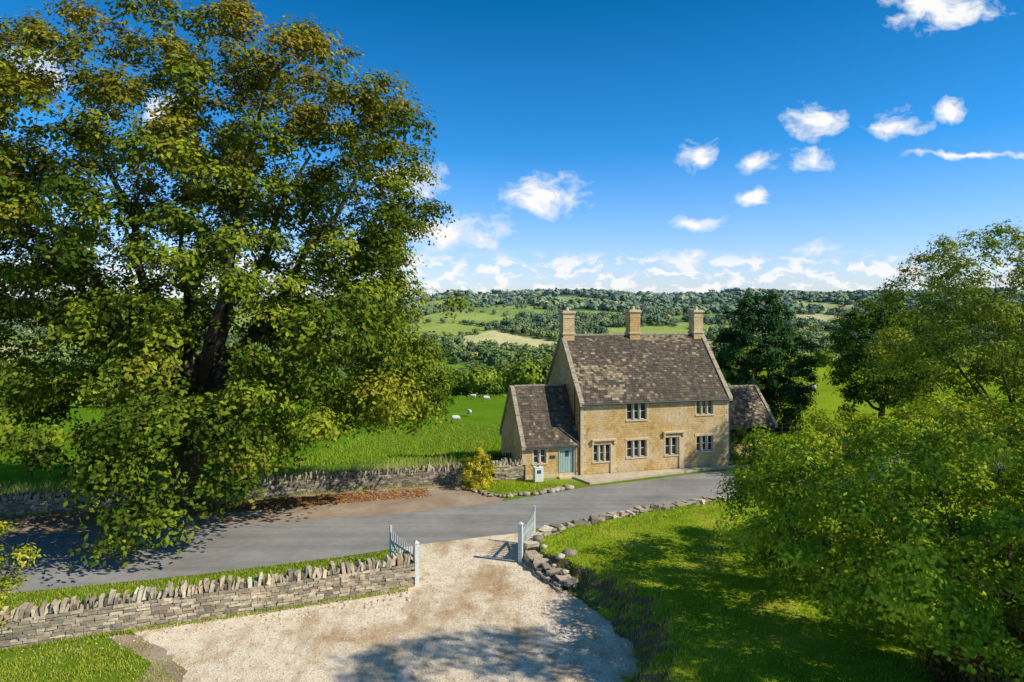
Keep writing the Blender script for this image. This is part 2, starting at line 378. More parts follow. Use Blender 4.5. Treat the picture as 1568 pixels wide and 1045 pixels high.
make_tree('yew_tree',(23.3,64,-1.2),[(.6,3),(2,4.3),(5,4.6),(8,4.2),(10.5,3.2),(12.6,1.4)],260,260,.9,.14,[(.018,.055,.018),(.04,.10,.026),(.085,.165,.04)],12,trunk_r=.4,limbs=7,inner=.4,lmat=LEAF_D,lob=.06)
make_tree('oak_tree',(32.5,60,-.6),[(2.5,2.8),(4,4),(7,4.4),(9.5,3.6),(11.2,1.6)],170,230,1.0,.15,[(.03,.08,.012),(.08,.16,.018),(.17,.26,.03)],13,trunk_r=.3,limbs=7,lmat=LEAF_D)
make_tree('apple_tree',(-15.9,20.4,0),[(1.3,.7),(2.3,1.3),(3.2,1.4),(3.9,.9)],44,120,.42,.07,[(.12,.18,.02),(.32,.36,.03),(.58,.52,.05)],14,trunk_r=.07,limbs=5,asp=.5)
make_tree('laurel_shrub',(23,27,1),[(.3,3),(1.5,4),(2.6,3.6),(3.6,2)],110,190,.8,.1,G_YEL,15,trunk_r=.12,limbs=7)
make_tree('copper_shrub',(11.7,16.4,.9),[(.1,1.3),(.7,1.7),(1.3,1.3),(1.8,.6)],70,130,.45,.06,[(.08,.07,.02),(.22,.11,.05),(.20,.24,.03)],16,trunk_r=.06,limbs=6)
make_tree('golden_bush',(-1.95,39.6,0),[(.1,.65),(.6,.95),(1.2,1.03),(1.7,.8),(2.1,.35)],80,150,.3,.045,[(.28,.27,.02),(.58,.52,.04),(.80,.68,.08)],17,trunk_r=.06,limbs=5,inner=.4,lob=.03)
make_tree('garden_hedge',(15.9,45.8,0),[(.1,.9),(.9,1.15),(1.7,1.1),(2.2,.6)],80,120,.38,.06,[(.05,.11,.015),(.11,.20,.025),(.19,.28,.035)],18,trunk_r=.05,limbs=5,sx=1.6,inner=.4,lmat=LEAF_D)

# ---- distant woodland : one object
wood=empty('distant_woodland')
rg=np.random.default_rng(5)
def place(n,y0,y1,pk,bw,pb):
    Y=np.exp(rg.uniform(np.log(y0),np.log(y1),n)) if y1/y0>3 else np.sqrt(rg.uniform(y0**2,y1**2,n))
    X=rg.uniform(-1,1,n)*(.86*Y+30)
    idx,bd=cells(X,Y); k=(kinds[idx]==5); u=rg.random(n)
    clump=(np.sin(X/31+2)+np.sin(Y/43+X/60)+np.sin(X/17-Y/23))>-1.1
    hedge=(~k)&(bd<bw)&(u<pb)&clump
    lone=(~k)&(u>.998)
    keep=(k&(u<pk))|hedge|lone
    keep&=tcoord(X,Y)>106
    return X[keep],Y[keep],k[keep]
ph=(1+5**.5)/2
icoV=unit(np.array([(-1,ph,0),(1,ph,0),(-1,-ph,0),(1,-ph,0),(0,-1,ph),(0,1,ph),(0,-1,-ph),(0,1,-ph),(ph,0,-1),(ph,0,1),(-ph,0,-1),(-ph,0,1)],float))
icoF=np.array([(0,11,5),(0,5,1),(0,1,7),(0,7,10),(0,10,11),(1,5,9),(5,11,4),(11,10,2),(10,7,6),(7,1,8),(3,9,4),(3,4,2),(3,2,6),(3,6,8),(3,8,9),(4,9,5),(2,4,11),(6,2,10),(8,6,7),(9,8,1)])
def crowns(tag,X,Y,R,Hh,K,leaf,core=.8):
    n=len(X); Z=H(X,Y)
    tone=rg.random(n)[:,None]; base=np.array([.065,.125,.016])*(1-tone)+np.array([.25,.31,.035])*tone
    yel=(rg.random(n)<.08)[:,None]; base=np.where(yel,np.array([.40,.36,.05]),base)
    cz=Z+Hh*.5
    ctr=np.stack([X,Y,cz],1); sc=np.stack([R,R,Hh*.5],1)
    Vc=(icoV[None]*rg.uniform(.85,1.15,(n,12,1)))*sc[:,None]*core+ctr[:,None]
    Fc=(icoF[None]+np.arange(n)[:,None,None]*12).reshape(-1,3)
    np_mesh('crown_mass_'+tag,Vc.reshape(-1,3),Fc,np.repeat(painted_haze(base*.6,Y),20,0),LEAF_D,wood)
    ci=np.repeat(np.arange(n),K); N=len(ci)
    d=unit(rg.normal(size=(N,3))); d[:,2]=np.where(rg.random(N)<.7,np.abs(d[:,2]),d[:,2]); d=unit(d)
    lob=1+.16*np.sin(d[:,0]*6+ci)+.14*np.sin(d[:,1]*7+ci*1.7)+.12*np.sin(d[:,2]*8+ci*2.3)
    P=ctr[ci]+d*sc[ci]*(lob*rg.uniform(.8,1.08,N))[:,None]
    Nn=unit(d+rg.normal(0,.4,(N,3))+np.array([0,0,.25]))
    Vl,Fl=leaf_quads(P,Nn,leaf*R[ci]*rg.uniform(.7,1.3,N),leaf*R[ci]*.75,rg)
    cc=base[ci]*rg.uniform(.75,1.3,(N,1)); cc=painted_haze(cc,Y[ci])
    np_mesh('foliage_'+tag,Vl,Fl,cc,LEAF_D,wood)
    return n
X,Y,k=place(9000,135,380,.26,6,.5); s_=rg.uniform(.7,1.25,len(X))*np.where(k,1,.65); n1=crowns('near',X,Y,4.3*s_,8.0*s_,200,.12,.78)
X,Y,k=place(16000,380,900,.42,8,.55); s_=rg.uniform(.65,1.25,len(X))*np.where(k,1,.6); n2=crowns('mid',X,Y,4.8*s_,8.0*s_,60,.21,.85)
X,Y,k=place(26000,900,3000,.42,18,.4); s_=rg.uniform(.65,1.3,len(X))*np.where(k,1,.6); n3=crowns('far',X,Y,7.5*s_,9.0*s_,14,.40,.95)
xb=np.concatenate([np.linspace(-130,22,75),np.linspace(24,140,16)])+rg.normal(0,1.5,91); yb=41+.268*np.clip(xb,-60,60)+103+rg.normal(0,3,91)
s_=rg.uniform(.35,1.2,91); crowns('belt',xb,yb,3.8*s_,6.6*s_,350,.10,.8)
print('TREES',n1,n2,n3)

# ------------------------------------------------------------------ sheets
def sheet(name,pts,z,mat,jit=.12,step=.5,seed=1,parent=None):
    rr=random.Random(seed); out=[]; n=len(pts)
    for q in range(n):
        a=Vector(pts[q]); b=Vector(pts[(q+1)%n]); L=(b-a).length
        k=max(1,int(L/step)) if L<60 else 10
        for s in range(k):
            p=a+(b-a)*(s/k); out.append((p[0]+rr.uniform(-jit,jit),p[1]+rr.uniform(-jit,jit),z))
    me=bpy.data.meshes.new(name); me.from_pydata(out,[],[tuple(range(len(out)))]); me.materials.append(mat)
    return link(bpy.data.objects.new(name,me),parent)
far_edge=[(-62,21.6),(-40,26.8),(-23.9,30.9),(-14,32.9),(-6.2,34.5),(-1.2,36.4),(4.4,39.7),(12.3,43.2),(20,45.6),(40,50.8),(62,57)]
near_edge=[(62,51),(40,45.2),(25,41),(14,37.6),(10.5,36.9),(7.4,35.6),(2.7,33.2),(.2,31.6),(-4.1,30.1),(-7,28.7),(-12.3,26.7),(-18.3,25.0),(-40,19),(-62,13)]
sheet('dirt_verge',[(-62,21),(-62,25.5),(-40,30.5),(-25.7,34.2),(-13.9,37.7),(-10.6,38.8),(-3.1,40.8),(-2.6,39.6),(-.4,37.4),(-1.2,36),(-6.2,34.2),(-14,32.6),(-23.9,30.6),(-40,26)],.004,DIRT,.15)
sheet('dirt_path_edge',[(-11.2,21.9),(-9.2,20.6),(-8.2,18),(-5.5,13),(-8.0,13),(-9.6,17),(-10.4,18.6),(-10.6,20),(-11.6,20.8),(-12.9,21.7)],.004,DIRT,.1,.25,9)
sheet('gravel_driveway',[(-5.0,30.1),(.6,32.0),(.9,29),(1.7,26),(3.2,23),(4.6,20),(4.2,16),(4,2),(-4,2),(-7,14),(-8.7,17),(-9.1,18.3),(-9.3,19.6),(-10.2,20.5),(-11.6,21.6),(-12.6,22.25),(-8.7,23.6),(-3.8,25.7)],.008,GRAVEL,.1,.2)
sheet('road',far_edge+near_edge,.012,ROAD,.05)
pm=M(); P0=[(3.6,41.9),(14.6,44.85),(19,46.0),(19,45.75),(12.3,43.75),(4.6,40.3)]
pm.poly([(x,y,.11) for x,y in P0])
for q in range(len(P0)):
    a=P0[q]; b=P0[(q+1)%len(P0)]; pm.poly([(a[0],a[1],-.05),(b[0],b[1],-.05),(b[0],b[1],.11),(a[0],a[1],.11)])
pm.obj('pavement',PAVE)

def poly_dist(X,Y,poly):
    P=np.array(poly,float); inside=np.zeros(X.shape,bool); dmin=np.full(X.shape,1e9); n=len(P)
    for q in range(n):
        x1,y1=P[q]; x2,y2=P[(q+1)%n]
        cond=((y1>Y)!=(y2>Y)); xi=(x2-x1)*(Y-y1)/((y2-y1) if y2!=y1 else 1e-9)+x1
        inside^=cond&(X<xi)
        tt=np.clip(((X-x1)*(x2-x1)+(Y-y1)*(y2-y1))/((x2-x1)**2+(y2-y1)**2),0,1)
        dmin=np.minimum(dmin,np.hypot(X-x1-tt*(x2-x1),Y-y1-tt*(y2-y1)))
    return np.where(inside,dmin,-dmin)
wall_r=[(.85,28.2),(1.0,29.9),(3.5,31.7),(7,33.7),(10,35.1),(20,38.6),(36,43.2)]
lawn_poly=[(2.4,3),(2.6,14),(2.9,19),(3.5,21),(2.8,23.2),(1.7,25.8),(.75,27.6)]+wall_r[1:]+[(60,50),(60,3)]
def lawn_h(X,Y):
    d=poly_dist(X,Y,lawn_poly); h=.55+.5*sstep(-Y,-28,-21)
    dn=.16*np.sin(X*2.3+Y*1.7)+.10*np.sin(X*5.1-Y*3.3)+.05*np.sin(X*9+Y*11)
    return -.12+(h+.12)*sstep(d+dn,0,.35+1.3*sstep(-Y,-29,-24))+.05*np.sin(X*.8)*np.sin(Y*.6)*sstep(d,1,3)+.025*np.sin(X*13+Y*3)*np.sin(Y*12)*(1-sstep(d,1,2))
gx=np.concatenate([np.arange(0,14,.13),np.arange(14,60,.8)]); gy=np.concatenate([np.arange(3,15,.8),np.arange(15,38,.13),np.arange(38,52,.8)])
GX,GY=np.meshgrid(gx,gy); GZ=lawn_h(GX,GY)
i=np.arange(len(gy)-1)[:,None]*len(gx)+np.arange(len(gx)-1)[None]
F=np.stack([i,i+1,i+len(gx)+1,i+len(gx)],-1).reshape(-1,4)
V=np.stack([GX.ravel(),GY.ravel(),GZ.ravel()],1); ok=(GZ.ravel()[F]>-.11).any(1)
np_mesh('lawn',V,F[ok],None,LAWN,smooth=True)
def blades(name,P,h,cols,seed=1,parent=None,w=.012):
    r=np.random.default_rng(seed); N=len(P); a=r.uniform(0,6.28,N); d=np.stack([np.cos(a),np.sin(a),0*a],1)
    hh=h*r.uniform(.5,1.3,N); tip=P+r.normal(0,.35,(N,3))*hh[:,None]; tip[:,2]=P[:,2]+hh
    V=np.stack([P-d*w,P+d*w,tip],1).reshape(-1,3); c=np.array(cols)[r.integers(0,len(cols),N)]*r.uniform(.75,1.25,(N,1))
    return np_mesh(name,V,np.arange(3*N).reshape(N,3),c,LEAF,parent)
r=np.random.default_rng(3); N=130000
bx_=r.uniform(.8,15,N); by_=r.uniform(16,37,N); d=poly_dist(bx_,by_,lawn_poly); k=d>.1; bx_,by_=bx_[k],by_[k]; k=(d[k]>1.2)|(r.random(k.sum())<.7); bx_,by_=bx_[k],by_[k]
gcol=[(.22,.34,.02),(.37,.46,.03),(.56,.55,.08),(.15,.25,.015)]
blades('lawn_grass_blades',np.stack([bx_,by_,lawn_h(bx_,by_)-.01],1),.06,gcol)
q=(np.random.default_rng(8).random(len(bx_))<.16)&(poly_dist(bx_,by_,lawn_poly)<1.9)
blades('bank_tufts',np.stack([bx_[q],by_[q],lawn_h(bx_[q],by_[q])-.02],1),.2,gcol+[(.4,.36,.12)],78,w=.014)
def strip_pts(line,w0,w1,n,seed,z=0):
    r=np.random.default_rng(seed); P=np.array(line,float); L=np.hypot(*(P[1:]-P[:-1]).T); s=np.concatenate([[0],np.cumsum(L)])
    t=r.uniform(0,s[-1],n); x=np.interp(t,s,P[:,0]); y=np.interp(t,s,P[:,1]); k=np.clip(np.searchsorted(s,t)-1,0,len(L)-1)
    dd=(P[k+1]-P[k])/L[k][:,None]; o=r.uniform(w0,w1,n)
    return np.stack([x-dd[:,1]*o,y+dd[:,0]*o,np.full(n,z)],1)
nl=[(-34,20.6),(-18.3,24.8),(-12.3,26.5),(-7,28.5),(-5.2,29.2)]
blades('verge_grass',strip_pts(nl,-2.6,.15,36000,4),.10,gcol+[(.42,.40,.12)])
r=np.random.default_rng(33); N=90000; q_=np.stack([r.uniform(-17,-7,N),r.uniform(14,22.5,N),np.zeros(N)],1)
gd=poly_dist(q_[:,0],q_[:,1],[(-18,13),(-6.4,13),(-8.6,18),(-9.6,20.2),(-11.4,21.5),(-12.6,22.2),(-15.8,20.9),(-18,20.1)])
nzv=np.sin(q_[:,0]*2.1+q_[:,1])*np.sin(q_[:,1]*2.6-q_[:,0]*.7)
q_=q_[(gd>0)&(r.random(N)<np.clip(gd/1.6,.08,1)**1.1)&((nzv<.35)|(r.random(N)<.25))]
blades('corner_grass',q_,.08,gcol+[(.46,.42,.12)],34)
wl_far=[(-62,25.5),(-40,30.4),(-25.7,34.3),(-13.9,37.8),(-10.6,38.9),(-3.1,40.9)]
blades('tall_dry_grass',strip_pts(wl_far,.5,2.4,30000,5),1.0,[(.60,.52,.24),(.48,.48,.15),(.30,.40,.06)],w=.02)
blades('wall_foot_grass',strip_pts(wl_far,-.6,-.25,5000,6),.16,gcol+[(.32,.3,.1)])
blades('wall_foot_grass',strip_pts([(-15.8,20.8),(-12.5,22.1),(-8.7,23.5),(-3.9,25.4)],-.25,.0,2500,61),.13,gcol+[(.32,.3,.1)])
r=np.random.default_rng(91); N=60000; q_=np.stack([r.uniform(-16,3,N),r.uniform(46,90,N),np.zeros(N)],1); q_[:,2]=H(q_[:,0],q_[:,1])
blades('meadow_grass',q_,.22,[(.24,.36,.03),(.36,.44,.06),(.17,.28,.02)],92,w=.03)

# ------------------------------------------------------------------ dry stone walls
def dry_wall(name,pts,h,th,cope='vertical',course=.095,seed=1,cols=((.70,.56,.38),(.56,.44,.30),(.42,.35,.26),(.80,.67,.48)),base=0,rough=0):
    rr=random.Random(seed); random.seed(seed)
    P=[Vector(p) for p in pts]; L=[(P[i+1]-P[i]).length for i in range(len(P)-1)]; T=sum(L)
    def at(s):
        s=max(0,min(T-1e-4,s))
        for i,l in enumerate(L):
            if s<=l: d=(P[i+1]-P[i])/l; return P[i]+d*s,d
            s-=l
        d=(P[-1]-P[-2]).normalized(); return P[-1],d
    m=M(); s=0
    def col():
        c=rr.choice(cols); f=rr.uniform(.72,1.15); return tuple(x*f for x in c)
    while s<T:
        p,d=at(s+.25); R=Matrix(((d[0],-d[1],0),(d[1],d[0],0),(0,0,1)))
        m.box((p[0],p[1],base+h*.48),(.27,th*.36,h*.48),R,col=(.06,.055,.045)); s+=.5
    nc=int(h/course)
    for k in range(nc):
        z=base+(k+.5)*course; wth=th*(1-.18*k/nc)
        for side in (-1,1):
            s=rr.uniform(0,.2)
            while s<T:
                w=rr.uniform(.14,.42); p,d=at(s+w/2); a=rr.uniform(-.05,.05)
                d2=Vector((d[0]*math.cos(a)-d[1]*math.sin(a),d[0]*math.sin(a)+d[1]*math.cos(a)))
                R=Matrix(((d2[0],-d2[1],0),(d2[1],d2[0],0),(0,0,1)))@Matrix.Rotation(rr.uniform(-.05,.05),3,'Y')
                o=side*(wth/2-.06+rr.uniform(-.025,.025+rough))
                m.box((p[0]-d[1]*o,p[1]+d[0]*o,z+rr.uniform(-.01,.01)),(w*.48,.09,course*rr.uniform(.40,.50)),R,jit=.13,col=col())
                s+=w
    zt=base+nc*course
    s=0
    if cope=='vertical':
        while s<T:
            w=rr.uniform(.07,.17); p,d=at(s+w/2); hh=rr.uniform(.07,.21)
            R=Matrix(((d[0],-d[1],0),(d[1],d[0],0),(0,0,1)))@Matrix.Rotation(rr.uniform(-.2,.4),3,'Y')@Matrix.Rotation(rr.uniform(-.15,.15),3,'X')
            m.box((p[0],p[1],zt+hh*.85),(w*.42,th*rr.uniform(.34,.48),hh),R,jit=.3,col=tuple(min(.85,c*1.1) for c in col())); s+=w*rr.choice((1,1,1,1.25))
    else:
        while s<T:
            w=rr.uniform(.26,.6); p,d=at(s+w/2); a=rr.uniform(-.6,.6)
            R=Matrix(((d[0],-d[1],0),(d[1],d[0],0),(0,0,1)))@Matrix.Rotation(a,3,'Z')@Matrix.Rotation(rr.uniform(-.25,.25),3,'Y')@Matrix.Rotation(rr.uniform(-.2,.2),3,'X')
            m.box((p[0]+rr.uniform(-.12,.12),p[1]+rr.uniform(-.12,.12),zt+rr.uniform(-.02,.1)),(w*.5,th*rr.uniform(.3,.6),rr.uniform(.06,.14)),R,jit=.35,col=col()); s+=w*.6
    return m.obj(name,STONE)
dry_wall('dry_stone_wall',[(-22,18.9),(-15.8,21.1),(-12.5,22.4),(-8.7,23.8),(-3.9,25.75)],.92,.5,seed=2)
dry_wall('dry_stone_wall',wl_far[1:],.85,.5,seed=3,cols=((.52,.44,.30),(.40,.33,.23),(.31,.26,.20),(.60,.50,.35)))
dry_wall('dry_stone_wall',[(-1.2,41.2),(.55,41.45)],.95,.4,seed=4)
RUB=((.66,.54,.38),(.52,.42,.30),(.38,.32,.24),(.76,.66,.49))
dry_wall('dry_stone_wall',wall_r,.55,.55,cope='rubble',seed=5,rough=.1,cols=RUB)
dry_wall('dry_stone_wall',[(.75,28.1),(1.35,26.7),(2.0,25.5)],.28,.5,cope='rubble',seed=6,rough=.15,cols=RUB)
def rocks(name,P,size,cols,seed=1,squash=.6):
    r=np.random.default_rng(seed); n=len(P); s=size*r.uniform(.4,1.5,n)
    V=icoV[None]*r.uniform(.7,1.3,(n,12,3))*s[:,None,None]*np.array([1,1,squash])+P[:,None]
    F=(icoF[None]+np.arange(n)[:,None,None]*12).reshape(-1,3)
    c=np.array(cols)[r.integers(0,len(cols),n)]*r.uniform(.8,1.2,(n,1))
    return np_mesh(name,V.reshape(-1,3),F,np.repeat(c,20,0),STONE)
SC=[(.76,.64,.47),(.62,.50,.36),(.84,.73,.56)]
rocks('edging_stones',strip_pts([(-3.0,40.1),(-2.3,38.9),(-.8,37.6),(1.4,38.2),(3.3,39.5)],-.15,.15,60,7,.06),.19,[(.56,.47,.34),(.40,.33,.24)],7)
rocks('loose_stones',strip_pts([(-15.8,20.8),(-8.7,23.4),(-3.9,25.3)],-1.0,-.1,160,8,.01),.05,SC,8)
rocks('loose_stones',strip_pts([(1.4,27.5),(2.2,25.4),(3.4,23.2),(4.2,21),(3.9,18)],-.3,.5,400,9,.04),.06,[(.36,.30,.21),(.24,.19,.13)],9)
rocks('boulder_pile',np.array([(1.9,27.0,.62),(2.3,27.3,.66),(1.3,28.2,.6),(1.6,26.4,.5),(2.0,25.9,.45),(1.1,29,.66)]),.24,RUB,19)
r=np.random.default_rng(31); pp=np.stack([r.uniform(-11,4,12000),r.uniform(15,30,12000),np.full(12000,.012)],1)
gd=poly_dist(pp[:,0],pp[:,1],[(-4.2,30),(.4,31.6),(.7,28),(1.6,25.5),(2.6,22.8),(3.4,20),(3,15),(-7.5,15),(-9.8,20),(-8.7,23.0),(-3.6,25.2)])
rocks('gravel_pebbles',pp[gd>0],.02,SC,10)
sheet('cottage_front_grass',[(-2.9,40.6),(-2.3,39.0),(-.8,37.8),(1.4,38.4),(3.3,39.7),(3.2,40.9),(2.2,40.6),(1.6,41.2),(-1.2,41.0)],.06,LAWN,.04,seed=4)
r=np.random.default_rng(41); q_=np.stack([r.uniform(-3,3.4,9000),r.uniform(37.6,41,9000),np.full(9000,.06)],1)
gd=poly_dist(q_[:,0],q_[:,1],[(-2.9,40.6),(-2.3,39.0),(-.8,37.8),(1.4,38.4),(3.3,39.7),(1.6,41.0),(-1.2,41.0)])
blades('front_grass_blades',q_[gd>0],.1,gcol,9)
r=np.random.default_rng(51); P=strip_pts([(-30,33),(-14,37.2),(-10.6,38.3),(-5,39.8)],-2.2,-.3,9000,52,.02); P=P[(r.random(len(P))<np.exp(-((P[:,0]+12)/6)**2)+.12)]
Nn=unit(np.array([0,0,1.0])+r.normal(0,.35,(len(P),3))); Vv,Ff=leaf_quads(P,Nn,.07,.05,r)
np_mesh('fallen_leaves',Vv,Ff,np.array([(.44,.18,.06),(.32,.13,.05),(.5,.28,.09)])[r.integers(0,3,len(P))],LEAF)

# ------------------------------------------------------------------ gates
def gate(name,hinge,free,zf):
    root=empty(name,(hinge[0],hinge[1],0),math.atan2(free[1]-hinge[1],free[0]-hinge[0])); L=math.hypot(free[0]-hinge[0],free[1]-hinge[1])
    m=M(); m.box((0,0,.78),(.085,.085,.78)); m.box((0,0,1.585),(.11,.11,.025)); m.box((0,0,1.65),(.085,.085,.04),taper=.2)
    m.obj('gate_post',GATEP,root,.008)
    g=M(); x0=.13; top=lambda x: 1.12+zf*((x-x0)/(L-x0))**2*.4+.06*math.cos((x-x0)/(L-x0)*math.pi)
    g.box((x0+.04,0,.75),(.045,.035,.62)); g.box((L-.05,0,.72+zf*.2),(.05,.035,.66+zf*.2))
    for z in (.28,.62,1.02): g.box(((x0+L)/2,0,z),((L-x0)/2-.05,.022,.05))
    n=10
    for k in range(n):
        x=x0+.16+(L-x0-.34)*k/(n-1); t=top(x)+.12
        g.box((x,-.035,(t+.16)/2),(.032,.012,(t-.16)/2)); g.box((x,-.035,t+.03),(.032,.012,.03),taper=.15)
    a=Vector((x0+.06,0,.3)); b=Vector((L-.1,0,1.0)); dd=(b-a); R=Matrix.Rotation(-math.atan2(dd[2],dd[0]),3,'Y')
    g.box(tuple((a+b)/2+Vector((0,.03,0))),(dd.length/2,.012,.045),R)
    g.obj('gate_leaf',GATEP,root,.004)
gate('wooden_gate',(-3.62,25.75),(-4.95,27.75),.6)
gate('wooden_gate',(.35,28.0),(1.0,30.1),.9)

# ------------------------------------------------------------------ cottage
cot=empty('stone_cottage',(4.24,42.2,0),math.radians(15))
Lh,Wd,Ez,Rz=10.4,7.0,4.6,8.55
def wall_holes(m,x0,x1,z0,z1,y,holes,depth=.16):
    xs=sorted({x0,x1,*[h[0] for h in holes],*[h[1] for h in holes]}); zs=sorted({z0,z1,*[h[2] for h in holes],*[h[3] for h in holes]})
    for a in range(len(xs)-1):
        for b in range(len(zs)-1):
            cx=(xs[a]+xs[a+1])/2; cz=(zs[b]+zs[b+1])/2
            if any(h[0]<cx<h[1] and h[2]<cz<h[3] for h in holes): continue
            m.poly([(xs[a],y,zs[b]),(xs[a+1],y,zs[b]),(xs[a+1],y,zs[b+1]),(xs[a],y,zs[b+1])])
    for (a,b,c,d) in holes:
        m.poly([(a,y,c),(a,y,d),(a,y+depth,d),(a,y+depth,c)]); m.poly([(b,y,d),(b,y,c),(b,y+depth,c),(b,y+depth,d)])
        m.poly([(a,y,d),(b,y,d),(b,y+depth,d),(a,y+depth,d)]); m.poly([(a,y,c),(a,y+depth,c),(b,y+depth,c),(b,y,c)])
wins=[(.86,2.0,.86,1.9,3),(3.12,4.46,3.36,4.42,3),(3.12,4.46,1.0,2.06,3),(8.0,9.2,3.5,4.44,3),(8.0,9.2,1.12,2.1,3),(5.78,6.62,1.0,2.12,2)]
ew=[(-3.0,-2.2,.95,1.8,2)]; edoor=(-1.32,-.42,.1,1.93)
w=M(); wall_holes(w,0,Lh,-.1,Ez,0,[h[:4] for h in wins])
w.poly([(0,0,-.1),(0,0,Ez),(0,Wd/2,Rz),(0,Wd,Ez),(0,Wd,-.1)]); w.poly([(Lh,0,-.1),(Lh,Wd,-.1),(Lh,Wd,Ez),(Lh,Wd/2,Rz),(Lh,0,Ez)])
w.poly([(0,Wd,-.1),(0,Wd,Ez),(Lh,Wd,Ez),(Lh,Wd,-.1)])
Lx=-3.72; Ly0,Ly1=.12,5.3; Lm=(Ly0+Ly1)/2; Le,Lr=2.08,5.35
wall_holes(w,Lx,0,-.1,Le,Ly0,[ew[0][:4],edoor])
w.poly([(Lx,Ly0,-.1),(Lx,Ly0,Le),(Lx,Lm,Lr),(Lx,Ly1,Le),(Lx,Ly1,-.1)]); w.poly([(Lx,Ly1,-.1),(Lx,Ly1,Le),(0,Ly1,Le),(0,Ly1,-.1)])
Sx0,Sx1,Sy0,Sy1,Se,Sr=Lh,Lh+4.9,2.0,6.6,2.3,4.65; Sm=(Sy0+Sy1)/2
w.poly([(Sx0,Sy1,-.3),(Sx1,Sy1,-.3),(Sx1,Sy1,Se),(Sx0,Sy1,Se)]); w.poly([(Sx1,Sy0+.05,-.3),(Sx1,Sy1,-.3),(Sx1,Sy1,Se),(Sx1,Sm,Sr),(Sx1,Sy0+.05,Se)])
w.box((Sx0+.0+.3,Sy0+.2,.9),(.28,.18,1.4)); w.bx(Sx0+.6,Sx1-.1,Sy0+.1,Sy0+.4,-.3,.9)
w.obj('walls',HOUSE,cot)
d=M(); gl=M(); fr=M()
for (a,b,c,e,n) in wins+ew:
    y=0 if a>=0 else Ly0
    d.bx(a-.14,b+.14,y-.03,y+.12,e,e+.16); d.bx(a-.1,b+.1,y-.05,y+.12,c-.1,c)
    d.bx(a-.12,a-.001,y-.012,y+.10,c,e); d.bx(b+.001,b+.12,y-.012,y+.10,c,e)
    for k in range(1,n):
        x=a+(b-a)*k/n; d.bx(x-.045,x+.045,y+.02,y+.13,c,e)
    gl.poly([(a,y+.15,c),(b,y+.15,c),(b,y+.15,e),(a,y+.15,e)])
    for k in range(n):
        xa=a+(b-a)*k/n+.05; xb=a+(b-a)*(k+1)/n-.05
        if k==0: xa=a+.005
        if k==n-1: xb=b-.005
        fr.bx(xa,xa+.04,y+.10,y+.145,c,e); fr.bx(xb-.04,xb,y+.10,y+.145,c,e); fr.bx(xa+.04,xb-.04,y+.10,y+.145,c,c+.04); fr.bx(xa+.04,xb-.04,y+.10,y+.145,e-.04,e)
        fr.bx(xa+.04,xb-.04,y+.11,y+.14,(c+e)/2-.012,(c+e)/2+.012)
for x0,x1,zt in ((.72,2.32,2.14),(5.6,7.08,2.4)):
    d.bx(x0,x1,-.17,0.0,zt,zt+.12); d.bx(x0,x0+.14,-.13,0,zt-.22,zt); d.bx(x1-.14,x1,-.13,0,zt-.22,zt)
    d.bx(x1-.36,x1-.02,-.07,-.002,.1,zt-.24)
for k in range(16):
    z=.02+k*.285; l=.34 if k%2 else .2
    d.bx(-.012,l,-.012,.0+(.34 if not k%2 else .2),z+.01,z+.275,col=(1,1,1)); d.bx(Lh-l,Lh+.012,-.013,(.34 if not k%2 else .2),z+.01,z+.275)
d.obj('window_surrounds_and_quoins',DRESS,cot,.012); gl.obj('window_glass',GLASSD,cot); fr.obj('window_frames',WHITE,cot)
dr=M(); a,b,c,e=edoor; dr.bx(a,b,Ly0+.08,Ly0+.14,c,e)
for k in range(5): dr.bx(a+.06+k*.165,a+.19+k*.165,Ly0+.062,Ly0+.08,c+.04,e-.05)
dr.bx(a-.08,a,Ly0-.03,Ly0+.13,c-.05,e+.08); dr.bx(b,b+.08,Ly0-.03,Ly0+.13,c-.05,e+.08)
dr.bx(a,b,Ly0-.03,Ly0+.13,e,e+.08); dr.obj('front_door',BLUED,cot,.006)
pl=M(); pl.bx(a+.36,a+.62,Ly0+.052,Ly0+.062,1.25,1.6); pl.bx(-1.95,-1.62,Ly0-.03,Ly0-.002,1.2,1.38); pl.obj('door_glass_and_name_plate',DARKM,cot)
st=M(); st.bx(a-.15,b+.15,Ly0-.45,Ly0-.002,-.05,.1); st.bx(Lx,-0.0,Ly0-.02,Ly0+.0,0,0.25) ; st.obj('door_step',DRESS,cot,.01)
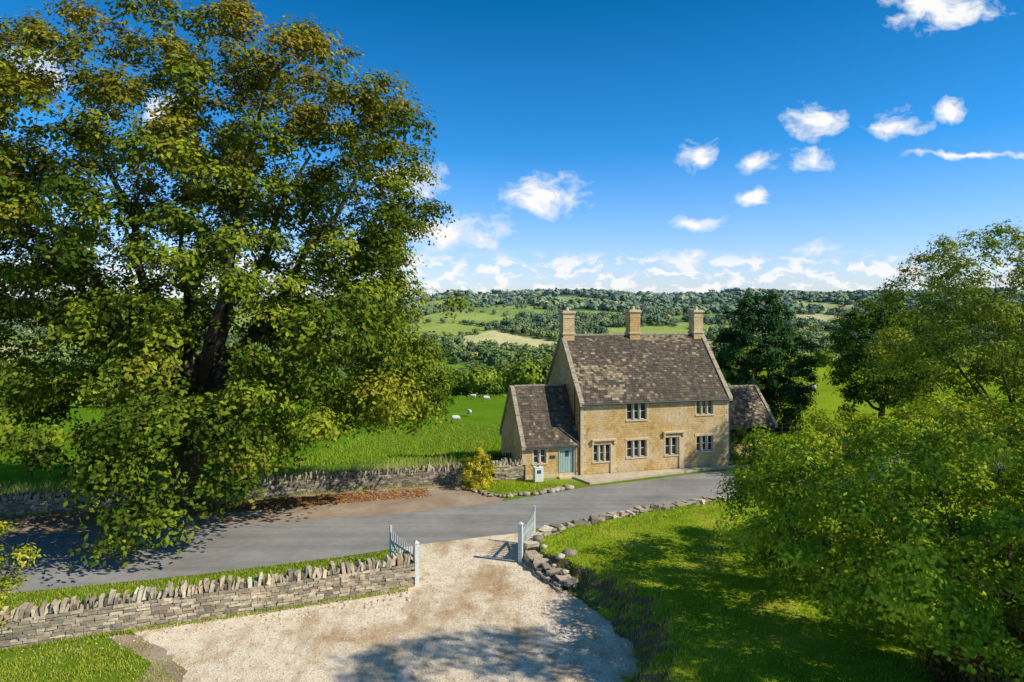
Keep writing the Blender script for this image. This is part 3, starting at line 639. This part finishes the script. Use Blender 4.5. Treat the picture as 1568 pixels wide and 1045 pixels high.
def roof(tag,x0,x1,y0,z0,y1,z1,ov=.18,row=.165,seed=1,lich=1.0):
    rr=random.Random(seed); random.seed(seed)
    sl=Vector((0,y1-y0,z1-z0)); L=sl.length; sl.normalize(); nrm=Vector((1,0,0)).cross(sl)
    if nrm[2]<0: nrm=-nrm
    m=M()
    e0=Vector((0,y0,z0))-sl*ov
    a=e0+nrm*.03; b=Vector((0,y1,z1))+nrm*.03
    m.poly([(x0,a[1],a[2]),(x1,a[1],a[2]),(x1,b[1],b[2]),(x0,b[1],b[2])],col=(.04,.035,.03))
    s=0
    while s<L+ov-.02:
        rw=row*(1.25-.5*s/L); x=x0+rr.uniform(-.1,.0)
        while x<x1:
            wd=rr.uniform(.14,.30); xa=max(x,x0); xb=min(x+wd,x1)
            if xb-xa>.03:
                ln=rw*1.5; c=e0+sl*(s+ln/2+rr.uniform(-.012,.012)-.02)+nrm*(.055+rr.uniform(-.006,.01)); cx=(xa+xb)/2
                tilt=.10+rr.uniform(-.03,.03)
                s2=(sl*math.cos(tilt)-nrm*math.sin(tilt)).normalized(); n2=(nrm*math.cos(tilt)+sl*math.sin(tilt)).normalized()
                R=Matrix(((1,s2[0],n2[0]),(0,s2[1],n2[1]),(0,s2[2],n2[2])))
                v=rr.random(); u=math.sin(cx*.55+.4)*math.sin(s*.75+.2)+.5*math.sin(cx*1.7+s*1.3)*math.sin(s*2.1-cx)
                u=max(u-.15,0)
                if v<.02+.34*u*lich: co=(.44,.34,.21)
                elif v<.10+.75*u*lich: co=(.28,.215,.14)
                elif v<.6: co=(.165,.125,.088)
                else: co=(.115,.092,.07)
                f=rr.uniform(.76,1.24); m.box((cx,c[1],c[2]),((xb-xa)/2-.005,ln/2,.011),R,jit=.05,col=tuple(q*f for q in co))
            x+=wd
        s+=rw
    return m.obj('roof_tiles_'+tag,TILE,cot)
roof('front',.16,Lh-.16,0,Ez,Wd/2,Rz,seed=2); roof('back',.16,Lh-.16,Wd,Ez,Wd/2,Rz,seed=3)
roof('wing_front',Lx+.16,-.0,Ly0,Le,Lm,Lr,seed=4,lich=.3); roof('wing_back',Lx+.16,0,Ly1,Le,Lm,Lr,seed=5)
roof('shed_front',Sx0,Sx1-.1,Sy0,Se,Sm,Sr,seed=6,lich=.6); roof('shed_back',Sx0,Sx1-.1,Sy1,Se,Sm,Sr,seed=7)
cp=M()
def coping(x0,x1,y0,z0,y1,z1,ext=.2):
    a=Vector((0,y0,z0)); b=Vector((0,y1,z1)); s=(b-a).normalized(); n=Vector((1,0,0)).cross(s)
    if n[2]<0: n=-n
    L=(b-a).length+ext; k=int(L/.7)
    for q in range(k):
        c=a-s*ext+s*(L*(q+.5)/k)+n*.08; R=Matrix(((1,s[0],n[0]),(0,s[1],n[1]),(0,s[2],n[2])))
        cp.box(((x0+x1)/2,c[1],c[2]),((x1-x0)/2,L/k/2-.008,.075),R)
    cp.box(((x0+x1)/2,a[1]-(.06 if y1>y0 else -.06),a[2]-.13),((x1-x0)/2-.004,.16,.13))
for x0,x1 in ((-.14,.17),(Lh-.17,Lh+.14)):
    coping(x0,x1,0,Ez,Wd/2,Rz); coping(x0,x1,Wd,Ez,Wd/2,Rz)
coping(Lx-.1,Lx+.17,Ly0,Le,Lm,Lr); coping(Lx-.1,Lx+.17,Ly1,Le,Lm,Lr)
coping(Sx1-.13,Sx1+.1,Sy0,Se,Sm,Sr,.25); coping(Sx1-.13,Sx1+.1,Sy1,Se,Sm,Sr,.25)
x=.18
while x<Lh-.3: cp.box((x+.22,Wd/2,Rz+.05),(.215,.14,.06),col=(1,1,1)); x+=.44
x=Lx+.2
while x<-.3: cp.box((x+.2,Lm,Lr+.05),(.2,.12,.05)); x+=.42
x=Sx0+.1
while x<Sx1-.4: cp.box((x+.2,Sm,Sr+.05),(.2,.12,.05)); x+=.42
cp.obj('gable_copings_and_ridge',mat_plain('coping_stone',(.50,.42,.30),.9,.2,.5,5),cot,.015)
ch=M(); cc=M()
for x,w_,zt in ((.36,.40,10.05),(5.15,.38,10.12),(Lh-.42,.36,10.1)):
    ch.box((x,Wd/2,(Rz-.7+zt)/2),(w_,.36,(zt-Rz+.7)/2))
    cc.box((x,Wd/2,Rz+.16),(w_+.06,.42,.06)); cc.box((x,Wd/2,zt-.28),(w_+.03,.39,.03)); cc.box((x,Wd/2,zt+.05),(w_+.08,.44,.05)); cc.box((x,Wd/2,zt+.14),(w_+.02,.38,.04))
    cc.cyl((x,Wd/2,zt+.17),(x,Wd/2,zt+.42),.12,.10,10)
ch.obj('chimney_stacks',HOUSE,cot,.01); cc.obj('chimney_caps_and_pots',DRESS,cot,.01)
gt=M(); gt.cyl((.05,-.2,Ez-.16),(Lh-.05,-.2,Ez-.16),.055,.055); gt.cyl((Lx+.1,Ly0-.18,Le-.17),(-.1,Ly0-.18,Le-.17),.05,.05); gt.cyl((-.08,-.06,.1),(-.08,-.06,Ez-.2),.04,.04)
gt.cyl((Lh+.06,-.06,.1),(Lh+.06,-.06,Ez-.2),.035,.035); gt.cyl((-.06,.9,3.3),(-.06,.9,5.9),.03,.03)
gt.cyl((Sx0+.1,Sy0-.17,Se-.17),(Sx1-.1,Sy0-.17,Se-.17),.045,.045); gt.obj('gutters_and_downpipes',DARKM,cot)
tb=M()
for x in (Sx0+1.9,Sx0+3.4,Sx1-.12): tb.bx(x-.08,x+.08,Sy0+.06,Sy0+.22,.9,Se-.06)
tb.bx(Sx0+.1,Sx1,Sy0+.02,Sy0+.2,Se-.06,Se+.06); tb.obj('shed_timber_frame',WOODD,cot)
ub=empty('oil_tank',(1.55,40.7,0),math.radians(15)); m=M(); m.box((0,0,.5),(.27,.22,.42)); m.box((0,0,.94),(.29,.24,.03)); m.box((0,0,.05),(.2,.16,.05)); m.obj('tank_body',WHITE,ub,.03)
m=M(); m.cyl((0,0,.97),(0,0,1.03),.07,.06); m.box((0,-.225,.7),(.12,.006,.1)); m.obj('filler_cap_and_label',DARKM,ub)
fe=M(); 
for k in range(14): fe.box((-1.9+k*.14,43.2+k*.037,.55),(.045,.012,.62))
for z in (.35,.95): fe.box((-1.0,43.47,z),(.98,.02,.04),Matrix.Rotation(math.radians(15),3,'Z'))
fe.obj('garden_fence',WOODD)
ff=M()
for k in range(26):
    x=18+k*2.3; y=56+k*.6; z=float(H(np.array([x]),np.array([y]))[0]); ff.cyl((x,y,z-.2),(x,y,z+1.15),.05,.045,6)
    if k: 
        for hh in (.4,.75,1.05): ff.cyl((px,py,pz+hh),(x,y,z+hh),.012,.012,4)
    px,py,pz=x,y,z
ff.obj('field_fence',WOODD)

# ------------------------------------------------------------------ sheep
WOOL=mat_plain('sheep_wool',(.78,.74,.66),.95,.05,.25,9); FACE=mat_plain('sheep_face',(.30,.26,.21),.8,.2,.2,9)
def sheep(x,y,rz,graze=True):
    z=float(H(np.array([x]),np.array([y]))[0]); root=empty('sheep',(x,y,z),rz); root.scale=(1.15,1.15,1.15)
    def skin(nm,vs,es,rs,mat):
        me=bpy.data.meshes.new(nm); me.from_pydata(vs,es,[]); me.materials.append(mat); o=link(bpy.data.objects.new(nm,me),root)
        md=o.modifiers.new('s','SKIN'); sv=me.skin_vertices[0].data
        for k,r in enumerate(rs): sv[k].radius=r if isinstance(r,tuple) else (r,r)
        sv[0].use_root=True; o.modifiers.new('ss','SUBSURF').levels=1; o.modifiers['ss'].render_levels=2
    hz=.25 if graze else .95
    skin('woolly_body',[(0,0,.66),(.32,0,.66),(-.35,0,.66),(-.5,0,.60),(.48,0,.70),(.62,0,(.66+hz)/2)],[(0,1),(0,2),(2,3),(1,4),(4,5)],[(.27,.30),(.25,.27),(.24,.27),(.12,.14),(.15,.17),.11],WOOL)
    skin('head',[(.62,0,(.66+hz)/2),(.70,0,hz),(.84,0,hz-.08),(.68,.13,hz+.03),(.68,-.13,hz+.03)],[(0,1),(1,2),(1,3),(1,4)],[.09,.09,.05,.025,.025],FACE)
    for nm,lx,ly in (('foreleg_l',.33,.13),('foreleg_r',.33,-.13)):
        skin(nm,[(lx,ly,.55),(lx+.01,ly,.28),(lx,ly,.02)],[(0,1),(1,2)],[.07,.04,.035],FACE)
    for nm,lx,ly in (('hindleg_l',-.36,.13),('hindleg_r',-.36,-.13)):
        skin(nm,[(lx,ly,.6),(lx+.08,ly,.42),(lx-.06,ly,.24),(lx-.04,ly,.02)],[(0,1),(1,2),(2,3)],[.1,.06,.04,.035],FACE)
for (x,y,rz,g) in ((-8.1,97,.3,True),(-6.6,106,1.9,True),(-5.0,130,.2,True),(-7.6,134,3.0,False),(38,96,.4,True),(44,100,2.5,True)):
    sheep(x,y,rz,g)

# ------------------------------------------------------------------ light / world / camera
el=math.radians(39); S=Vector((.95,-.33,0)).normalized(); S=Vector((S[0]*math.cos(el),S[1]*math.cos(el),math.sin(el)))
sd=bpy.data.lights.new('sun','SUN'); sd.energy=5.0; sd.angle=math.radians(.5); sd.color=(1,.94,.80)
so=link(bpy.data.objects.new('sun',sd)); so.rotation_euler=(-S).to_track_quat('-Z','Y').to_euler(); so.location=(60,-30,60)
wd=bpy.data.worlds.new('World'); scene.world=wd; wd.use_nodes=True; t=wd.node_tree; t.nodes.clear()
try: wd.cycles.sampling_method='NONE'
except Exception as ex: print(ex)
W=NT.__new__(NT); W.t=t; W.out=t.nodes.new('ShaderNodeOutputWorld')
sky=W.n('ShaderNodeTexSky'); sky.sky_type='NISHITA'; sky.sun_disc=False; sky.sun_elevation=el; sky.sun_rotation=math.atan2(S[0],S[1]); sky.air_density=1.0; sky.dust_density=.5; sky.ozone_density=2.5
co=W.n('ShaderNodeTexCoord'); sp=W.n('ShaderNodeSeparateXYZ'); W.l(co.outputs['Generated'],sp.inputs[0])
K=1/1.8
tint=W.ramp(sp.outputs[2],[(p,tuple(x*K for x in c)) for p,c in [(0,(1.18,1.25,1.62)),(.05,(1.05,1.18,1.62)),(.12,(.68,1.05,1.58)),(.22,(.18,.86,1.42)),(.42,(.01,.62,1.02)),(.7,(.25,.60,.85)),(1,(.45,.65,.8))]])
skyc=W.mix(1.0,W.mix(1.0,sky.outputs[0],tint.outputs[0],'MULTIPLY'),(1.8,1.8,1.8),'MULTIPLY')
bg=W.n('ShaderNodeBackground'); W.l(skyc,bg.inputs[0]); bg.inputs[1].default_value=.122
yy=W.math('MAXIMUM',sp.outputs[1],.02)
px=W.math('DIVIDE',sp.outputs[0],yy); pz=W.math('DIVIDE',sp.outputs[2],yy)
cb=W.n('ShaderNodeCombineXYZ'); W.l(px,cb.inputs[0]); W.l(pz,cb.inputs[1])
nz=W.noise(14,3,.6,cb.outputs[0],'2D'); vm=W.n('ShaderNodeVectorMath',operation='MULTIPLY_ADD'); W.l(nz.outputs['Color'],vm.inputs[0]); vm.inputs[1].default_value=(.04,.03,0); W.l(cb.outputs[0],vm.inputs[2])
sb=W.n('ShaderNodeVectorMath',operation='SUBTRACT'); W.l(vm.outputs[0],sb.inputs[0]); sb.inputs[1].default_value=(.02,.015,0); Pv=sb.outputs[0]
BL=[(622,282,70,48),(838,300,92,42),(688,358,125,42),(600,400,90,30),(1245,188,60,42),(1368,192,72,28),(1450,172,50,22),(1070,243,42,32),(1155,246,38,24),(1240,246,50,26),(1155,301,42,20),(1065,339,58,15),(1440,8,120,52),(1500,237,150,9),(1050,398,64,26),(1245,380,50,18),(60,110,80,50),(250,170,60,40)]
acc=None
for (u,v,ru,rv) in BL:
    a=W.n('ShaderNodeVectorMath',operation='SUBTRACT'); W.l(Pv,a.inputs[0]); a.inputs[1].default_value=((u-784)/1045,(470-v)/1045,0)
    b=W.n('ShaderNodeVectorMath',operation='MULTIPLY'); W.l(a.outputs[0],b.inputs[0]); b.inputs[1].default_value=(1045/ru,1045/rv,0)
    c=W.n('ShaderNodeVectorMath',operation='LENGTH'); W.l(b.outputs[0],c.inputs[0])
    acc=c.outputs['Value'] if acc is None else W.math('MINIMUM',acc,c.outputs['Value'])
acc=W.math('SUBTRACT',1.0,W.math('MINIMUM',acc,2.0))
mp=W.n('ShaderNodeMapping'); mp.inputs['Scale'].default_value=(1,1.6,1); W.l(Pv,mp.inputs[0])
fb=W.noise(24,5,.58,mp.outputs[0],'2D')
dens=W.math('ADD',acc,W.math('MULTIPLY',W.math('SUBTRACT',fb.outputs['Fac'],.5),1.5))
a1=W.ramp(dens,[(.20,(0,0,0)),(.80,(1,1,1))])
mp2=W.n('ShaderNodeMapping'); mp2.inputs['Scale'].default_value=(1,2.2,1); W.l(Pv,mp2.inputs[0]); f2=W.noise(30,5,.55,mp2.outputs[0],'2D')
band=W.ramp(pz,[(.0,(.75,)*3),(.03,(1,1,1)),(.065,(.95,)*3),(.085,(0,0,0))])
lo=W.ramp(f2.outputs['Fac'],[(.44,(0,0,0)),(.60,(.92,)*3)])
a2=W.math('MULTIPLY',lo.outputs[0],band.outputs[0])
al=W.math('MULTIPLY',W.math('MAXIMUM',a1.outputs[0],a2),W.math('GREATER_THAN',sp.outputs[1],.03))
shade=W.ramp(W.math('MAXIMUM',dens,W.math('MULTIPLY',a2,1.4)),[(.30,(.74,.84,.96)),(.85,(1,1,1))])
bc=W.n('ShaderNodeBackground'); W.l(shade.outputs[0],bc.inputs[0]); bc.inputs[1].default_value=.98
ms=W.n('ShaderNodeMixShader'); W.l(al,ms.inputs[0]); W.l(bg.outputs[0],ms.inputs[1]); W.l(bc.outputs[0],ms.inputs[2]); W.l(ms.outputs[0],W.out.inputs[0])
cd=bpy.data.cameras.new('camera'); cd.lens=24.0; cd.sensor_width=36; cd.shift_y=-.0335; cd.clip_end=20000
cam=link(bpy.data.objects.new('camera',cd)); cam.location=(0,0,10.5); cam.rotation_euler=(math.pi/2,0,0); scene.camera=cam
scene.view_settings.view_transform='Standard'; scene.view_settings.look='None'; scene.view_settings.exposure=0
